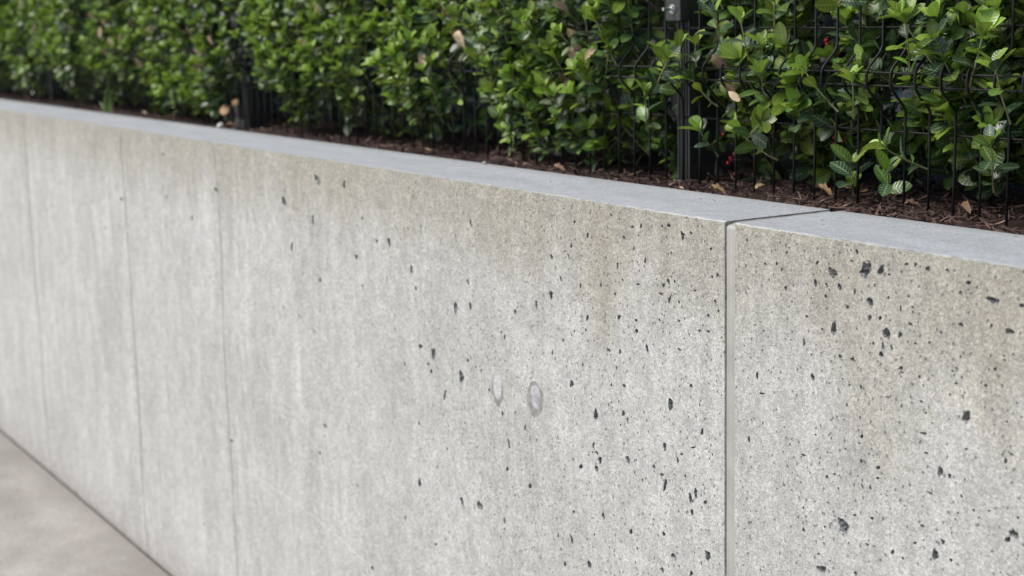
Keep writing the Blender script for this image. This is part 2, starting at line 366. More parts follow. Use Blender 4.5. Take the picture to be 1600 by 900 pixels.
# ---------------------------------------------------------------- concrete wall
PITS = [tuple(float(q) for q in s.split()) for s in "205 -46 15.7 14.5;265 -34 18.4 23.2;292 -31 9 14.8;172 -64 7.5 10.4;218 -63 6 11.1;249 -10 5.8 6.7;274 -75 9.2 12.5;240 -26 5.9 3.4;335 -18 5.4 4.8;350 -17 5.3 5.6;327 -29 4.4 3.2;306 -35 5.5 4.1;175 -36 6.2 5.2;435 -28 7.9 5.4;473 -44 19.1 8.3;515 -44 7.4 6.7;208 -120 11 16.4;304 -112 14.6 14.1;292 -93 5.7 5.8;345 -93 5.4 6.5;348 -77 4.3 4.8;347 -71 6.5 3.2;426 -81 9 5.5;498 -77 11.3 9.1;472 -74 4.8 4.6;281 -128 4.6 5;151 -148 5.1 9.8;244 -156 9.5 5.1;221 -156 8.5 4.3;295 -140 8 7.5;329 -152 10 4.9;192 -79 6.1 5.2;156 -112 6.4 4.4;340 -58 3.2 4.8;394 -95 5.2 4;401 -17 5.1 3.1;413 -16 4 3.1;353 -116 4.3 4.1;376 -111 5.3 3.2;186 -125 3.7 5.2;193 -63 4.9 4.3;169 -194 7.6 9.8;438 -192 15.2 15;370 -228 10.8 4.1;263 -256 6 6;373 -201 4.3 3.3;308 -194 5.7 3.3;365 -188 4.3 4.1;466 -148 5.9 3.9;479 -126 5.8 4.6;420 -135 4.1 3.2;414 -140 5.1 3.2;438 -136 4 2.4;429 -145 4.1 3.2;420 -154 5.1 3.2;361 -157 4.3 4.1;368 -167 4.3 3.2;260 -190 3.5 8.5;493 -112 3.8 3;426 -120 4 3.1;332 -157 4.4 3.3;259 -266 4.8 2.6;176 -273 3.8 3.6;166 -163 3.8 3.5;499 -185 3.8 3.1;232 -386 23.8 16;394 -379 13.1 11.6;399 -270 9.6 13.9;414 -272 6.3 6.5;191 -460 14.4 11.9;293 -291 7 6;293 -305 5.9 4.3;349 -300 4.5 3.3;372 -348 6.6 5;406 -359 7.5 6.6;322 -397 7 6;154 -414 6.7 5.5;213 -319 5 3.6;515 -318 12.6 10.9;506 -328 7.8 9.4;507 -223 5.7 3.9;375 -252 6.5 3.3;453 -306 6.1 3.2;384 -302 6.5 4.1;340 -400 4.6 4.3;253 -366 6.1 4.4;284 -362 7.2 4.3;276 -400 6.1 4.4;360 -374 6.7 4.2;420 -379 6.4 4.1;434 -293 4.1 4.8;520 -297 4.8 3.9;256 -446 7.5 5.3;184 -440 5.3 3.7;196 -398 5.2 3.6;439 -232 5.1 3.2;152 -307 9.2 3.6;221 -337 3.8 3.6;477 -300 4 3.2;429 -316 4.2 3.2;-114 -31 9.3 12.5;-148 -19 7.9 6.8;-94 -25 6.1 4.8;-164 -22 4.8 4.9;-241 -31 6.8 5;-263 -50 6.9 5.1;-364 -58 7.4 8.4;-401 -39 5.7 6.4;-297 -18 5.3 6.1;-472 -106 10 6.6;-476 -172 10.1 16.7;-387 -144 5.7 8.6;-368 -195 7.5 10.8;-227 -120 8.5 4.1;-149 -105 8 8.9;-134 -103 4.8 6.9;-168 -127 8.1 5;-289 -144 5.3 6.2;-279 -180 10.6 6.3;-233 -178 6.9 5.1;-232 -195 8.6 8.2;-172 -168 4.9 5;-124 -133 4.7 5.9;-38 -120 5.9 7.6;-48 -43 5.9 5.6;-45 -84 5.9 4.7;-33 -80 5.9 6.6;-54 -143 6 6.7;-54 -167 7.5 4.8;-75 -169 6.1 4.8;-123 -206 8 5;-205 -218 6.8 12.3;-309 -239 7.3 6.4;-441 -245 6 7.8;-476 -272 6.1 7.9;-124 -162 7.9 3.9;-85 -110 6.1 3.9;-259 -410 14.4 9.6;-161 -367 8.4 13.4;-337 -430 9.5 12.1;-346 -420 7.6 7.7;-348 -447 11.5 10;-394 -455 9.9 9;-161 -428 8.5 19.7;-169 -414 8.5 6.2;-97 -434 9.7 16.3;-85 -422 8 16.2;-94 -455 8.1 9.2;-62 -431 9.5 7;-119 -369 8.1 4.1;-91 -352 12.7 3;-252 -530 7.3 10.9;-330 -524 9.6 8.9;-165 -509 8.6 7.4;-141 -538 13.6 7.3;-56 -513 14.3 14.2;-373 -622 14 11.5;-448 -644 10.5 7.1;-169 -570 7 9.6;-96 -553 6.6 9.3;-425 -593 8.2 13.9;-793 -376 20 22.7;-901 -349 15.9 25.9;-912 -386 10.7 7.8;-767 -338 7.3 9.9;-348 -354 9.5 21.9;-418 -316 9.9 14.5;-270 -336 9 9.6;-146 -296 13.1 16.2;-626 -467 6.9 18.2;-633 -517 9.3 8.6;-557 -530 11.1 9.6;-737 -614 19.9 16.6;-976 -630 14.2 17.8;-307 -239 7.3 5.3;-69 -323 7.8 9.9;-95 -257 7.9 5.9;-860 -423 7.8 23.2;-1593 -112 22.2 20.9;-1405 -47 30.2 19.8;-1562 -214 11 21.1;-1270 -47 9.4 19.2;-1191 -111 9.1 6.8;-1072 -148 14.3 15.8;-980 -192 10.9 15.5;-1226 -197 12.4 11.1;-1127 -152 8.8 8;-807 -244 14.9 22.3;-751 -232 12 13.4;-953 -343 13.6 10.5;-1415 -271 10.3 11.7;-1438 -141 10.3 20.3;-2208 -211 14.6 17.3;-2019 -121 35.9 8.2;-2404 -55 15.7 7.1;-2798 -212 18.4 11.7;-2400 -172 15.8 7.2;-1423 -607 14.2 9.2;-1458 -679 10.9 7.8;-2011 -775 18.8 8.9;-805 -623 13 15.7;-1210 -881 13.2 9;-917 -742 11.2 5.5;65 -237 9.7 3.7;71 -51 5.4 5.4;95 -47 5.3 4.5;173 -64 5 5.2".split(';')]

def blob(rx, rz, n, rs, rot=0.0):
    """irregular outline"""
    k1, k2, k3 = rs.uniform(0, 6.28, 3); a2, a3 = rs.uniform(.05, .28), rs.uniform(.04, .18)
    a = np.arange(n) * 2 * math.pi / n
    r = 1 + a2 * np.cos(2 * a + k1) + a3 * np.cos(3 * a + k2) + (.10 * np.cos(5 * a + k3) + rs.uniform(-.17, .17, n) if n > 14 else rs.uniform(-.13, .13, n))
    x = r * np.cos(a) * rx; z = r * np.sin(a) * rz
    c, s = math.cos(rot), math.sin(rot)
    return x * c - z * s, x * s + z * c

def cdt(pts):
    res = delaunay_2d_cdt([Vector((float(a), float(b))) for a, b in pts], [], [], 0, 1e-7)
    return res

def panel(name, x0, x1, pits, grooves, rs, toppits, parent, pours=()):
    """one cast length of wall: pitted front skin, trowelled top, returns, back"""
    P = []; D = []; K = []                 # (x,z), depth, material kind
    # frame of the front skin: fine steps along the top and the ends
    sx = .006
    nx = int((x1 - x0) / sx) if x1 - x0 < 3 else int(6.2 / sx)
    xs_top = np.concatenate((np.arange(x0, max(x0, x1 - 6.2), .1), np.linspace(max(x0, x1 - 6.2), x1, nx + 1))) if x1 - x0 > 6.2 else np.linspace(x0, x1, nx + 1)
    xs_top = np.unique(np.round(xs_top, 5))
    jit = np.array([.0026 * (noise.noise(Vector((x * 60, 1.7, 0))) + .8 * noise.noise(Vector((x * 190, 7.7, 0)))) for x in xs_top])
    jit[0] = jit[-1] = 0
    ztop = -.0036 + jit
    for x, z in zip(xs_top, ztop): P.append((x, z)); D.append(0); K.append(0)
    zb = GROUND_Z - .12
    for z in np.arange(zb, -.01, .02):
        P.append((x0, z)); D.append(0); K.append(0); P.append((x1, z)); D.append(0); K.append(0)
    for x in np.arange(x0 + .05, x1, .05): P.append((x, zb)); D.append(0); K.append(0)
    for gx, wob, gw, gd, ph in grooves:    # form board lines: shallow wandering V grooves
        for z in np.arange(zb + .03, -.02, .006):
            c = gx + wob * noise.noise(Vector((ph, z * 2.3, 0))) + .0012 * noise.noise(Vector((ph, z * 40, 0)))
            dd = gd * (.6 + .6 * abs(noise.noise(Vector((ph + 4, z * 6, 0)))))
            for off, de in ((-gw, 0), (0, dd), (gw, 0)):
                P.append((c + off, z)); D.append(de); K.append(2 if de else 0)
    for (xa, za, xb, zb_, gw) in pours:      # edge left by an earlier pour: a faint slanting crease
        for t in np.linspace(0, 1, int(abs(xb - xa) / .006)):
            x = xa + (xb - xa) * t; z = za + (zb_ - za) * t + .022 * math.sin(t * math.pi) + .003 * noise.noise(Vector((x * 9, 3, 0)))
            for off, de in ((-gw, 0), (0, .0012), (gw, 0)): P.append((x, z + off)); D.append(de); K.append(0)
    for (px, pz, rx, rz, dep) in pits:
        n = 22 if max(rx, rz) > .0055 else (14 if rx > .003 or rz > .0035 else 8)
        if px - rx * 1.5 < x0 + .001 or px + rx * 1.5 > x1 - .001 or pz + rz * 1.4 > -.007: 
            if pz + rz * 1.4 > -.007: pz = -.008 - rz * 1.4
            if px - rx * 1.5 < x0 + .001: px = x0 + rx * 1.5 + .002
            if px + rx * 1.5 > x1 - .001: continue
        ox, oz = blob(rx, rz, n, rs, rs.uniform(-.35, .35))
        tx, tz = rs.uniform(-.2, .2) * rx, rs.uniform(-.2, .2) * rz
        for s, d in ((1.0, 0), (.90, .55), (.5, 1.0)):
            for i in range(n):
                P.append((px + ox[i] * s + tx * (1 - s), pz + oz[i] * s + tz * (1 - s)))
                D.append(dep * d * (1 + (rs.uniform(-.25, .25) if n < 20 else rs.uniform(-.75, .35)) * (d > 0))); K.append(1 if d > 0 else 0)
        P.append((px + tx, pz + tz)); D.append(dep * (rs.uniform(.7, 1.1) if n < 20 else rs.uniform(.2, .9))); K.append(1)
    co, _, fc, ov, _, _ = cdt(P)
    dep = []; kd = []
    for k, o_ in enumerate(ov):
        i = o_[0] if len(o_) else 0
        dep.append(max(D[j] for j in o_) if len(o_) else 0); kd.append(max(K[j] for j in o_) if len(o_) else 0)
    V = []
    for k, c in enumerate(co):
        x, z = c.x, c.y
        V.append((x, dep[k], z))
    F = []; MI = []
    for t in fc:
        F.append(tuple(t)); MI.append(1 if any(kd[i] == 1 for i in t) else (4 if any(kd[i] == 2 for i in t) else 0))
    # flip faces so that they look towards -Y
    a, b, c = (np.array(V[F[0][i]]) for i in range(3))
    if np.cross(b - a, c - a)[1] > 0: F = [tuple(reversed(t)) for t in F]
    # arris strip between front skin and top
    n0 = len(V)
    ytop = .0034 - jit * .9
    for x, z, y in zip(xs_top, ztop, ytop): V.append((x, 0, z)); V.append((x, y * .35, z * .32)); V.append((x, y, 0))
    for i in range(len(xs_top) - 1):
        a = n0 + 3 * i
        F += [(a, a + 3, a + 4, a + 1), (a + 1, a + 4, a + 5, a + 2)]; MI += [0, 2]
    # top skin with its few pits
    P = [(x, y) for x, y in zip(xs_top, ytop)]; D = [0] * len(P)
    for x in xs_top[::6]: P.append((x, WALL_T)); D.append(0)
    if xs_top[-1] not in xs_top[::6]: P.append((xs_top[-1], WALL_T)); D.append(0)
    for y in np.arange(.02, WALL_T, .02): P += [(x0, y), (x1, y)]; D += [0, 0]
    for (px, py, rx, ry, dp) in toppits:
        ox, oy = blob(rx, ry, 9, rs)
        for s, d in ((1, 0), (.8, 1)):
            for i in range(9): P.append((px + ox[i] * s, py + oy[i] * s)); D.append(dp * d)
    co, _, fc, ov, _, _ = cdt(P); n1 = len(V)
    dd = [max(D[j] for j in o_) if len(o_) else 0 for o_ in ov]
    for k, c in enumerate(co): V.append((c.x, c.y, -dd[k]))
    a, b, c = (np.array(V[n1 + fc[0][i]]) for i in range(3)); fl = np.cross(b - a, c - a)[2] < 0
    for t in fc:
        tt = tuple(n1 + i for i in t); F.append(tuple(reversed(tt)) if fl else tt)
        MI.append(3 if all(dd[i] > 0 for i in t) else 2)
    # returns, back and underside
    n2 = len(V)
    V += [(x0, 0, zb), (x0, WALL_T, zb), (x0, WALL_T, 0), (x0, .0034, 0), (x0, 0, -.0036),
          (x1, 0, zb), (x1, WALL_T, zb), (x1, WALL_T, 0), (x1, .0034, 0), (x1, 0, -.0036)]
    F += [(n2 + 4, n2 + 3, n2 + 2, n2 + 1, n2), (n2 + 5, n2 + 6, n2 + 7, n2 + 8, n2 + 9),
          (n2 + 1, n2 + 2, n2 + 7, n2 + 6), (n2, n2 + 1, n2 + 6, n2 + 5)]
    MI += [0, 0, 0, 0]
    return obj(name, mesh_np(name, V, F, [M_FACE, M_PIT, M_TOP, M_DARK, M_SEAM], mi=MI), parent)

def build_wall():
    root = empty('concrete_wall', (0, 0, 0))
    tag(root, 'long low pitted concrete retaining wall with a pale grey flat top, running below the hedge', 'wall')
    rs = np.random.RandomState(11)
    L = []; R = []
    taken = []
    for (x, z, wd, ht) in PITS:
        x, z, rx, rz = x / 1000, z / 1000, wd / 2000, ht / 2000
        dep = min(.010, .0022 + 1.7 * min(rx, rz))
        (L if x < -.006 else R).append((x, z, rx * .98, rz * 1.0, dep)); taken.append((x, z, max(rx, rz)))
    T = np.array(taken)
    def free(x, z, r):
        return np.all((T[:, 0] - x) ** 2 + (T[:, 1] - z) ** 2 > (T[:, 2] * 1.5 + r * 1.6) ** 2)
    n = 0
    tries = 0
    while n < 1500 and tries < 30000:      # the scatter of small bug holes, thickest around the joint
        tries += 1
        x = -.0 + rs.choice([-1, 1]) * abs(rs.normal(0, .55)) if rs.rand() < .75 else rs.uniform(-3.2, 1.2)
        if x > 1.6 or x < -3.3: continue
        z = rs.uniform(-1.2, -.012)
        if z > -.06 and rs.rand() < .5: continue
        if rs.rand() > .06 + .94 * min(1, max(0, .35 + 1.7 * noise.noise(Vector((x * 9, 0, z * 9))))): continue
        r = .00060 + rs.exponential(.00078)
        r = min(r, .0034)
        if x > .55 and rs.rand() < .02: r = rs.uniform(.003, .007)
        if not free(x, z, r): continue
        el = rs.uniform(1.0, 1.9)
        (L if x < -.006 else R).append((x, z, r, r * el, r * 1.3 + .0006)); T = np.vstack((T, (x, z, r * el))); n += 1
    L = [p for p in L if p[0] < -.021]; R = [p for p in R if p[0] > .010]
    # line left by a day's pour, on the long stretch
    panel('wall_panel', -14, -.017, L,
          [(-3.853, .010, .0036, .0055, 1.0), (-2.765, .030, .0040, .0060, 5.0), (-2.022, .024, .0024, .0036, 9.0), (-5.3, .02, .002, .004, 13.0)],
          rs, [(-.745, .079, .0022, .0016, .003), (-1.32, .10, .0015, .0015, .002)], root,
          pours=[(-2.0, -.835, -1.17, -.885, .0026)])
    panel('wall_panel', .0065, 4.0, R, [(2.4, .02, .002, .003, 21.0)], rs,
          [(.100, .082, .0052, .0028, .006), (.31, .09, .002, .0012, .002), (.27, .15, .0015, .001, .002), (.02, .16, .0016, .001, .002)], root)
    # sealant bead in the joint: a slightly hollow strip with a tooled ridge, turned over the top
    prof = []
    xl, xr = -.0168, .0063
    for t in np.linspace(0, 1, 15):
        x = xl + (xr - xl) * t
        y = .0022 + .0012 * math.sin(math.pi * t) - .0015 * math.exp(-((t - .60) / .06) ** 2) - .0020 * math.exp(-((t - .93) / .07) ** 2) + (.002 if t < .06 else 0)
        prof.append((x, y))
    V = []; F = []
    zs = list(np.arange(GROUND_Z - .1, -.02, .03)) + [-.012, -.008, -.0055]
    for z in zs:
        for i, (x, y) in enumerate(prof):
            V.append((x, y + .0005 * noise.noise(Vector((i * .7, z * 18, 2))) + (.003 if z > -.007 else 0), z))
    for y in np.linspace(.02, WALL_T - .002, 14):
        for i, (x, yy) in enumerate(prof):
            V.append((x, y, -.0022 - .002 * math.sin(math.pi * i / 14) + .0012 * noise.noise(Vector((i, y * 40, 5)))))
    m = len(prof)
    for j in range(len(V) // m - 1):
        for i in range(m - 1):
            a = j * m + i; F.append((a, a + 1, a + m + 1, a + m))
    nf = len(zs) - 1
    obj('joint_sealant', mesh_np('joint_sealant', V, F, M_SEAL, smooth=True), root)
    # two mortar plugs where the form ties were
    for (x, z, rx, rz, lab, halo) in ((-.660, -.370, .0165, .0235, 'smaller pale oval mortar plug', 0), (-.532, -.362, .0175, .0250, 'larger mortar plug with a smeared grey rim', 1)):
        rs2 = np.random.RandomState(int(-x * 1000)); nn = 22
        V = [(x, -.0008, z)]; rings = ((.3, -.0008), (.6, -.0009), (.85, -.0011), (1.0, .0003))
        ox, oz = blob(rx, rz, nn, np.random.RandomState(3 + halo))
        ox = ox * .12 + rx * .88 * np.cos(np.arange(nn) * 2 * math.pi / nn); oz = oz * .12 + rz * .88 * np.sin(np.arange(nn) * 2 * math.pi / nn)
        for s, y in rings:
            for i in range(nn): V.append((x + ox[i] * s, y + rs2.uniform(-.0005, .0005) * (s < 1), z + oz[i] * s))
        F = [(0, 1 + i, 1 + (i + 1) % nn) for i in range(nn)]
        for k in range(3):
            for i in range(nn): F.append((1 + k * nn + i, 1 + (k + 1) * nn + i, 1 + (k + 1) * nn + (i + 1) % nn, 1 + k * nn + (i + 1) % nn))
        o = obj('tie_hole_plug', mesh_np('tie_hole_plug', V, F, M_PLUG2 if halo else M_PLUG, smooth=True), root); tag(o, lab)
        # the thin smear of grout around / below it
        nn = 26; sx_, sz_ = (1.62, 1.38) if halo else (1.36, 1.16)
        ox2, oz2 = blob(rx * sx_, rz * sz_, nn, np.random.RandomState(9 + halo))
        ox2 = ox2 * .25 + rx * sx_ * .75 * np.cos(np.arange(nn) * 2 * math.pi / nn); oz2 = oz2 * .25 + rz * sz_ * .75 * np.sin(np.arange(nn) * 2 * math.pi / nn)
        V = [(x, -.0004, z - .004)]
        for s, y in ((.75, -.0005), (1.0, .0002)):
            for i in range(nn):
                drip = -.008 * max(0, math.sin(-(i / nn) * 2 * math.pi)) ** 6 if not halo else -.001 * max(0, math.sin(-(i / nn) * 2 * math.pi)) ** 2
                V.append((x - .002 + ox2[i] * s, y, z - .004 + oz2[i] * s + drip * s))
        F = [(0, 1 + i, 1 + (i + 1) % nn) for i in range(nn)] + [(1 + i, 1 + nn + i, 1 + nn + (i + 1) % nn, 1 + (i + 1) % nn) for i in range(nn)]
        sm = obj('grout_smear', mesh_np('grout_smear', V, F, M_PATCH, smooth=True), o)
    return root
wall = build_wall()

# ---------------------------------------------------------------- planting bed
def bed_z(x, y):
    return -.016 + .010 * noise.noise(Vector((x * 3.1, y * 6, 0))) + .007 * noise.noise(Vector((x * 11, y * 14, 4))) + .03 * max(0, min(1, (y - .45) / .6)) \
        - .004 * max(0, 1 - (y - .203) / .03)
nx, ny = 560, 26
xs = np.linspace(-14, 4, nx); ys = WALL_T + .0005 + 1.8 * np.linspace(0, 1, ny) ** 1.6
V = [(x, y, bed_z(x, y) - .004) for y in ys for x in xs]
F = [(j * nx + i, j * nx + i + 1, (j + 1) * nx + i + 1, (j + 1) * nx + i) for j in range(ny - 1) for i in range(nx - 1)]
tag(obj('planting_bed', mesh_np('planting_bed', V, F, M_SOIL, smooth=True)), kind='structure')
sheet('terrain', -60, 60, 1.9, 60, -.02, M_SOIL)

def chip_template(rs):
    """a torn sliver of bark: bent, tapered, with a ridge"""
    k = 4; V = []; 
    bend = rs.uniform(-.22, .22); tw = rs.uniform(-.5, .5)
    for i in range(k):
        u = i / (k - 1) - .5
        wd = (.5 - .35 * abs(u) * 2 * rs.uniform(.5, 1.2)) * (.25 if i in (0, k - 1) and rs.rand() < .6 else 1)
        c, s = math.cos(tw * u), math.sin(tw * u)
        for (a, b) in ((-wd, 0), (0, .32 * rs.uniform(.6, 1.3)), (wd, 0), (0, -.2)):
            V.append((u, bend * (u * u * 4) + (a * c - b * s) * .22, (a * s + b * c) * .22))
    F = []
    for i in range(k - 1):
        for j in range(4):
            F.append((i * 4 + j, i * 4 + (j + 1) % 4, (i + 1) * 4 + (j + 1) % 4, (i + 1) * 4 + j))
    F.append((3, 2, 1, 0)); F.append((12, 13, 14, 15))
    return np.array(V), np.array(F)

def rot_np(e):
    return np.array(Matrix.Rotation(e[2], 3, 'Z') @ Matrix.Rotation(e[1], 3, 'Y') @ Matrix.Rotation(e[0], 3, 'X'))

def build_mulch():
    rs = np.random.RandomState(5); T = [chip_template(rs) for _ in range(14)]
    VV = []; FF = []; n = 0
    def put(x, y, L, flat=.35, dz=0.0, wide=1.0):
        nonlocal n
        V, F = T[rs.randint(14)]
        S = np.array([L, L * rs.uniform(.45, 1.2) * wide, L * rs.uniform(.4, .9)])
        R = rot_np((rs.uniform(-.7, .7), rs.normal(0, flat), rs.uniform(0, 6.28)))
        V2 = (V * S) @ R.T + np.array([x, y, bed_z(x, y) + dz])
        VV.append(V2); FF.append(F + n); n += len(V2)
    for i in range(9500):
        x = .75 - 2.6 * rs.rand() ** 1.25 if rs.rand() < .72 else rs.uniform(-6.6, -1.5)
        y = .212 + .42 * rs.rand() ** 1.15
        L = rs.uniform(.008, .022) if rs.rand() < .75 else rs.uniform(.022, .045)
        put(x, y, L, .35, rs.uniform(-.003, .006))
    for i in range(1500):
        put(rs.uniform(-7, 2.5), rs.uniform(.5, 1.2), rs.uniform(.02, .05), .3, .004)
    for i in range(70):                    # a few crumbs strewn on the wall top
        x = .5 - 4.5 * rs.rand() ** 1.3; y = WALL_T - .01 - abs(rs.normal(0, .05))
        if y > .012: put(x, y, rs.uniform(.003, .007), .1, .0012 - bed_z(x, y))
    for i in range(260):                   # crumbs and slivers lying on the back edge of the wall
        x = .5 - 5.5 * rs.rand() ** 1.4
        put(x, .2055 + rs.uniform(-.004, .008), rs.uniform(.006, .016), .15, .012)
    o = obj('bark_mulch', mesh_np('bark_mulch', np.vstack(VV), np.vstack(FF), M_CHIP))
    tag(o, 'dark brown shredded bark mulch heaped behind the wall under the hedge', 'mulch', kind='stuff')
build_mulch()

# ---------------------------------------------------------------- leaves
def leaf_template(L=1.0, W=.46, fold=.22, curl=.16, teeth=(), k=8, obov=.08, tipsharp=1.0, wave=0.0):
    """leaf lying along +X, upper side +Z; (verts, quads as tris list, uv)"""
    us = list(np.linspace(0, 1, k)) + [.95]
    for t in teeth: us += [t - .035, t, t + .05]
    us = sorted(set(round(u, 4) for u in us if 0 <= u <= 1))
    V = []; UV = []
    for u in us:
        if u <= .0001: w_ = .022
        else:
            s = u ** (1 - obov * 2)
            w_ = W / 2 * (math.sin(math.pi * min(1, s) ** .95) ** .60) if u < 1 else .004
            w_ = max(w_, .012)
        for t in teeth:
            if abs(u - t) < .001: w_ *= 1.30
            elif abs(u - t) < .055: w_ *= .84
        z = -curl * u * u + .02 * math.sin(u * 6)
        x = u * (1 - .15 * curl * u)
        zz = z + fold * w_ + wave * math.sin(u * 19) * w_
        V += [(x, 0, z), (x + .03 * (w_ > .1), w_ * .96, zz), (x + .03 * (w_ > .1), -w_ * .96, z + fold * w_ - wave * math.sin(u * 17) * w_)]
        UV += [(u, .5), (u, 1.0), (u, 0.0)]
    F = []
    for i in range(len(us) - 1):
        a, b = 3 * i, 3 * i + 3
        F += [(a, b, b + 1, a + 1), (a + 2, b + 2, b, a)]
    return np.array(V) * L, np.array(F), np.array(UV)

LT = [leaf_template(W=.46, fold=.34, curl=.12, obov=-.10),                       # 0 young, upright
      leaf_template(W=.52, fold=.28, curl=.20, obov=-.16),             # 1 young, rounder
      leaf_template(W=.58, fold=.20, curl=.22, obov=-.04),                       # 2 mature
      leaf_template(W=.54, fold=.30, curl=.30, teeth=(.62, .84), k=7, obov=-.05),# 3 mature, few spines
      leaf_template(W=.46, fold=.36, curl=.22, teeth=(.30, .56, .82), k=6, wave=.18),  # 4 spiny
      leaf_template(W=.60, fold=.14, curl=.16, k=7, obov=-.02),                  # 5 old, broad
      leaf_template(W=.50, fold=.2, curl=.2, k=4),                    # 6 deep filler
      leaf_template(W=.50, fold=.75, curl=.45, k=8, wave=.35)]        # 7 dry, rolled and crinkled
M_FALLEN = leaf_mat('fallen_leaf', (.17, .10, .055), (.36, .23, .13), (.42, .30, .20), .5, .7, .15, .3)
LMATS = [M_YOUNG, M_MID, M_OLD, M_DEAD, M_FALLEN]

def frame(d, nrm):
    d = np.array(d, float); d /= np.linalg.norm(d)
    y = np.cross(nrm, d); y /= (np.linalg.norm(y) + 1e-9)
    z = np.cross(d, y)
    return np.stack((d, y, z), axis=1)

SHRUB_EDGES = [1.05, .27, -.56, -1.30, -2.02, -2.71, -3.42, -4.12, -4.82, -5.60, -6.60]
NS = len(SHRUB_EDGES) - 1
def shrub_of(x):
    for i in range(NS):
        if x > SHRUB_EDGES[i + 1]: return i
    return NS - 1

LEAVES = []       # (shrub, template, material, R*scale, pos, size, score)
TWIGS = [[] for _ in range(NS)]
camP = np.array([1.6963, -1.4142, .2989])
camR = np.array(((0.5273, -0.1357, 0.8388), (0.8494, 0.1111, -0.516), (-0.0231, 0.9845, 0.1738)))
def in_view(p, m=.03):
    q = camR.T @ (np.asarray(p) - camP)
    if q[2] > -.1: return False
    u = 2419.73 * q[0] / -q[2] / 1600; v_ = 2419.73 * q[1] / -q[2] / 1600
    return abs(u) < .5 + m and abs(v_) < .281 + m

def front_y(x, z):
    """front surface of the hedge"""
    a = noise.noise(Vector((x * 3.3, z * 4.0, 1.5))); b = noise.noise(Vector((x * 9, z * 9, 8.5)))
    base = .385 if x > -.50 else (.305 if x < -.80 else .305 + .08 * (x + .80) / .30)
    y = base + .065 * a + .035 * b
    if z < .12: y += (.12 - z) * (.55 + .9 * (noise.noise(Vector((x * 2.1, 0, 20.5))) + .15))
    return y

def gap(x, y, z):
    """thin places in the growth: beside the posts, over the trunks"""
    g = x + 1.3 * (y - .40); wob = .012 * noise.noise(Vector((z * 14, 2.0, 0)))
    if -.725 + wob < g < -.505 + wob and y < .62 and z > .205: return True
    if -.74 + wob < g < -.61 + wob and y < .62 and z > .15: return True
    if -.655 + wob < g < -.515 + wob and y < .55 and z < .12: return True
    if -.315 < g < -.235 and y < .60 and .14 < z < .27: return True
    if -2.86 < x < -2.52 and y < .55 and z < .115: return True
    if -2.66 < x < -2.55 and y < .45 and z < .2: return True
    if -1.95 < x < -1.25 and y < .42 and z < .055 + .04 * noise.noise(Vector((x * 5, 3, 0))): return True
    return False

def add_leaf(sh, t, m, d, nrm, pos, L, front):
    dist = np.linalg.norm(pos - camP)
    sc = L / dist * (1.0 if front else .45) * (1.0 if in_view(pos) else .0001)
    LEAVES.append((sh, t, m, frame(d, nrm) * L, np.array(pos, float), L, sc))

def sprig(base, sdir, length, nleaf, rs, size=.036, young=.5, spiny=.0, front=True, sh=None):
    """a shoot: a curved twig with alternate leaves and a whorl at its tip"""
    base = np.array(base, float); s = np.array(sdir, float); s /= np.linalg.norm(s)
    if sh is None: sh = shrub_of(base[0])
    up = np.array([0, 0, 1.0]); pts = [base]; dirs = [s.copy()]
    k = 5
    for i in range(k):
        s = s + up * .10 + rs.normal(0, .06, 3); s /= np.linalg.norm(s)
        pts.append(pts[-1] + s * length / k); dirs.append(s.copy())
    TWIGS[sh].append((pts, .0017))
    az = rs.uniform(0, 6.28)
    for i in range(nleaf):
        u = (i + .4) / nleaf
        whorl = u > .48
        uu = min(.999, .12 + .88 * (u * 1.3 if not whorl else .84 + .16 * (u - .48) / .52))
        j = int(uu * k); fr = uu * k - j
        p = pts[j] * (1 - fr) + pts[j + 1] * fr; sd = dirs[min(j + 1, k)]
        az += 2.4 + rs.uniform(-.3, .3)
        a = np.cross(sd, [0.31, 0.2, .93]); a /= np.linalg.norm(a); b = np.cross(sd, a)
        rad = a * math.cos(az) + b * math.sin(az)
        ang = rs.uniform(.30, .82) if whorl else rs.uniform(.75, 1.30)
        d = sd * math.cos(ang) + rad * math.sin(ang)
        nrm = sd * math.sin(ang) - rad * math.cos(ang) + rs.normal(0, .22, 3)
        L = size * rs.uniform(.75, 1.2) * (.82 if u > .88 else 1.0)
        yk = young * (1.35 if whorl else .45)
        m = 0 if rs.rand() < yk else (1 if rs.rand() < .50 else 2)
        if m == 0: t = rs.choice([0, 1, 1])
        else: t = rs.choice([2, 1, 5])
        if rs.rand() < spiny: t = rs.choice([3, 3, 4])
        add_leaf(sh, t, m, d, nrm, p, L, front)

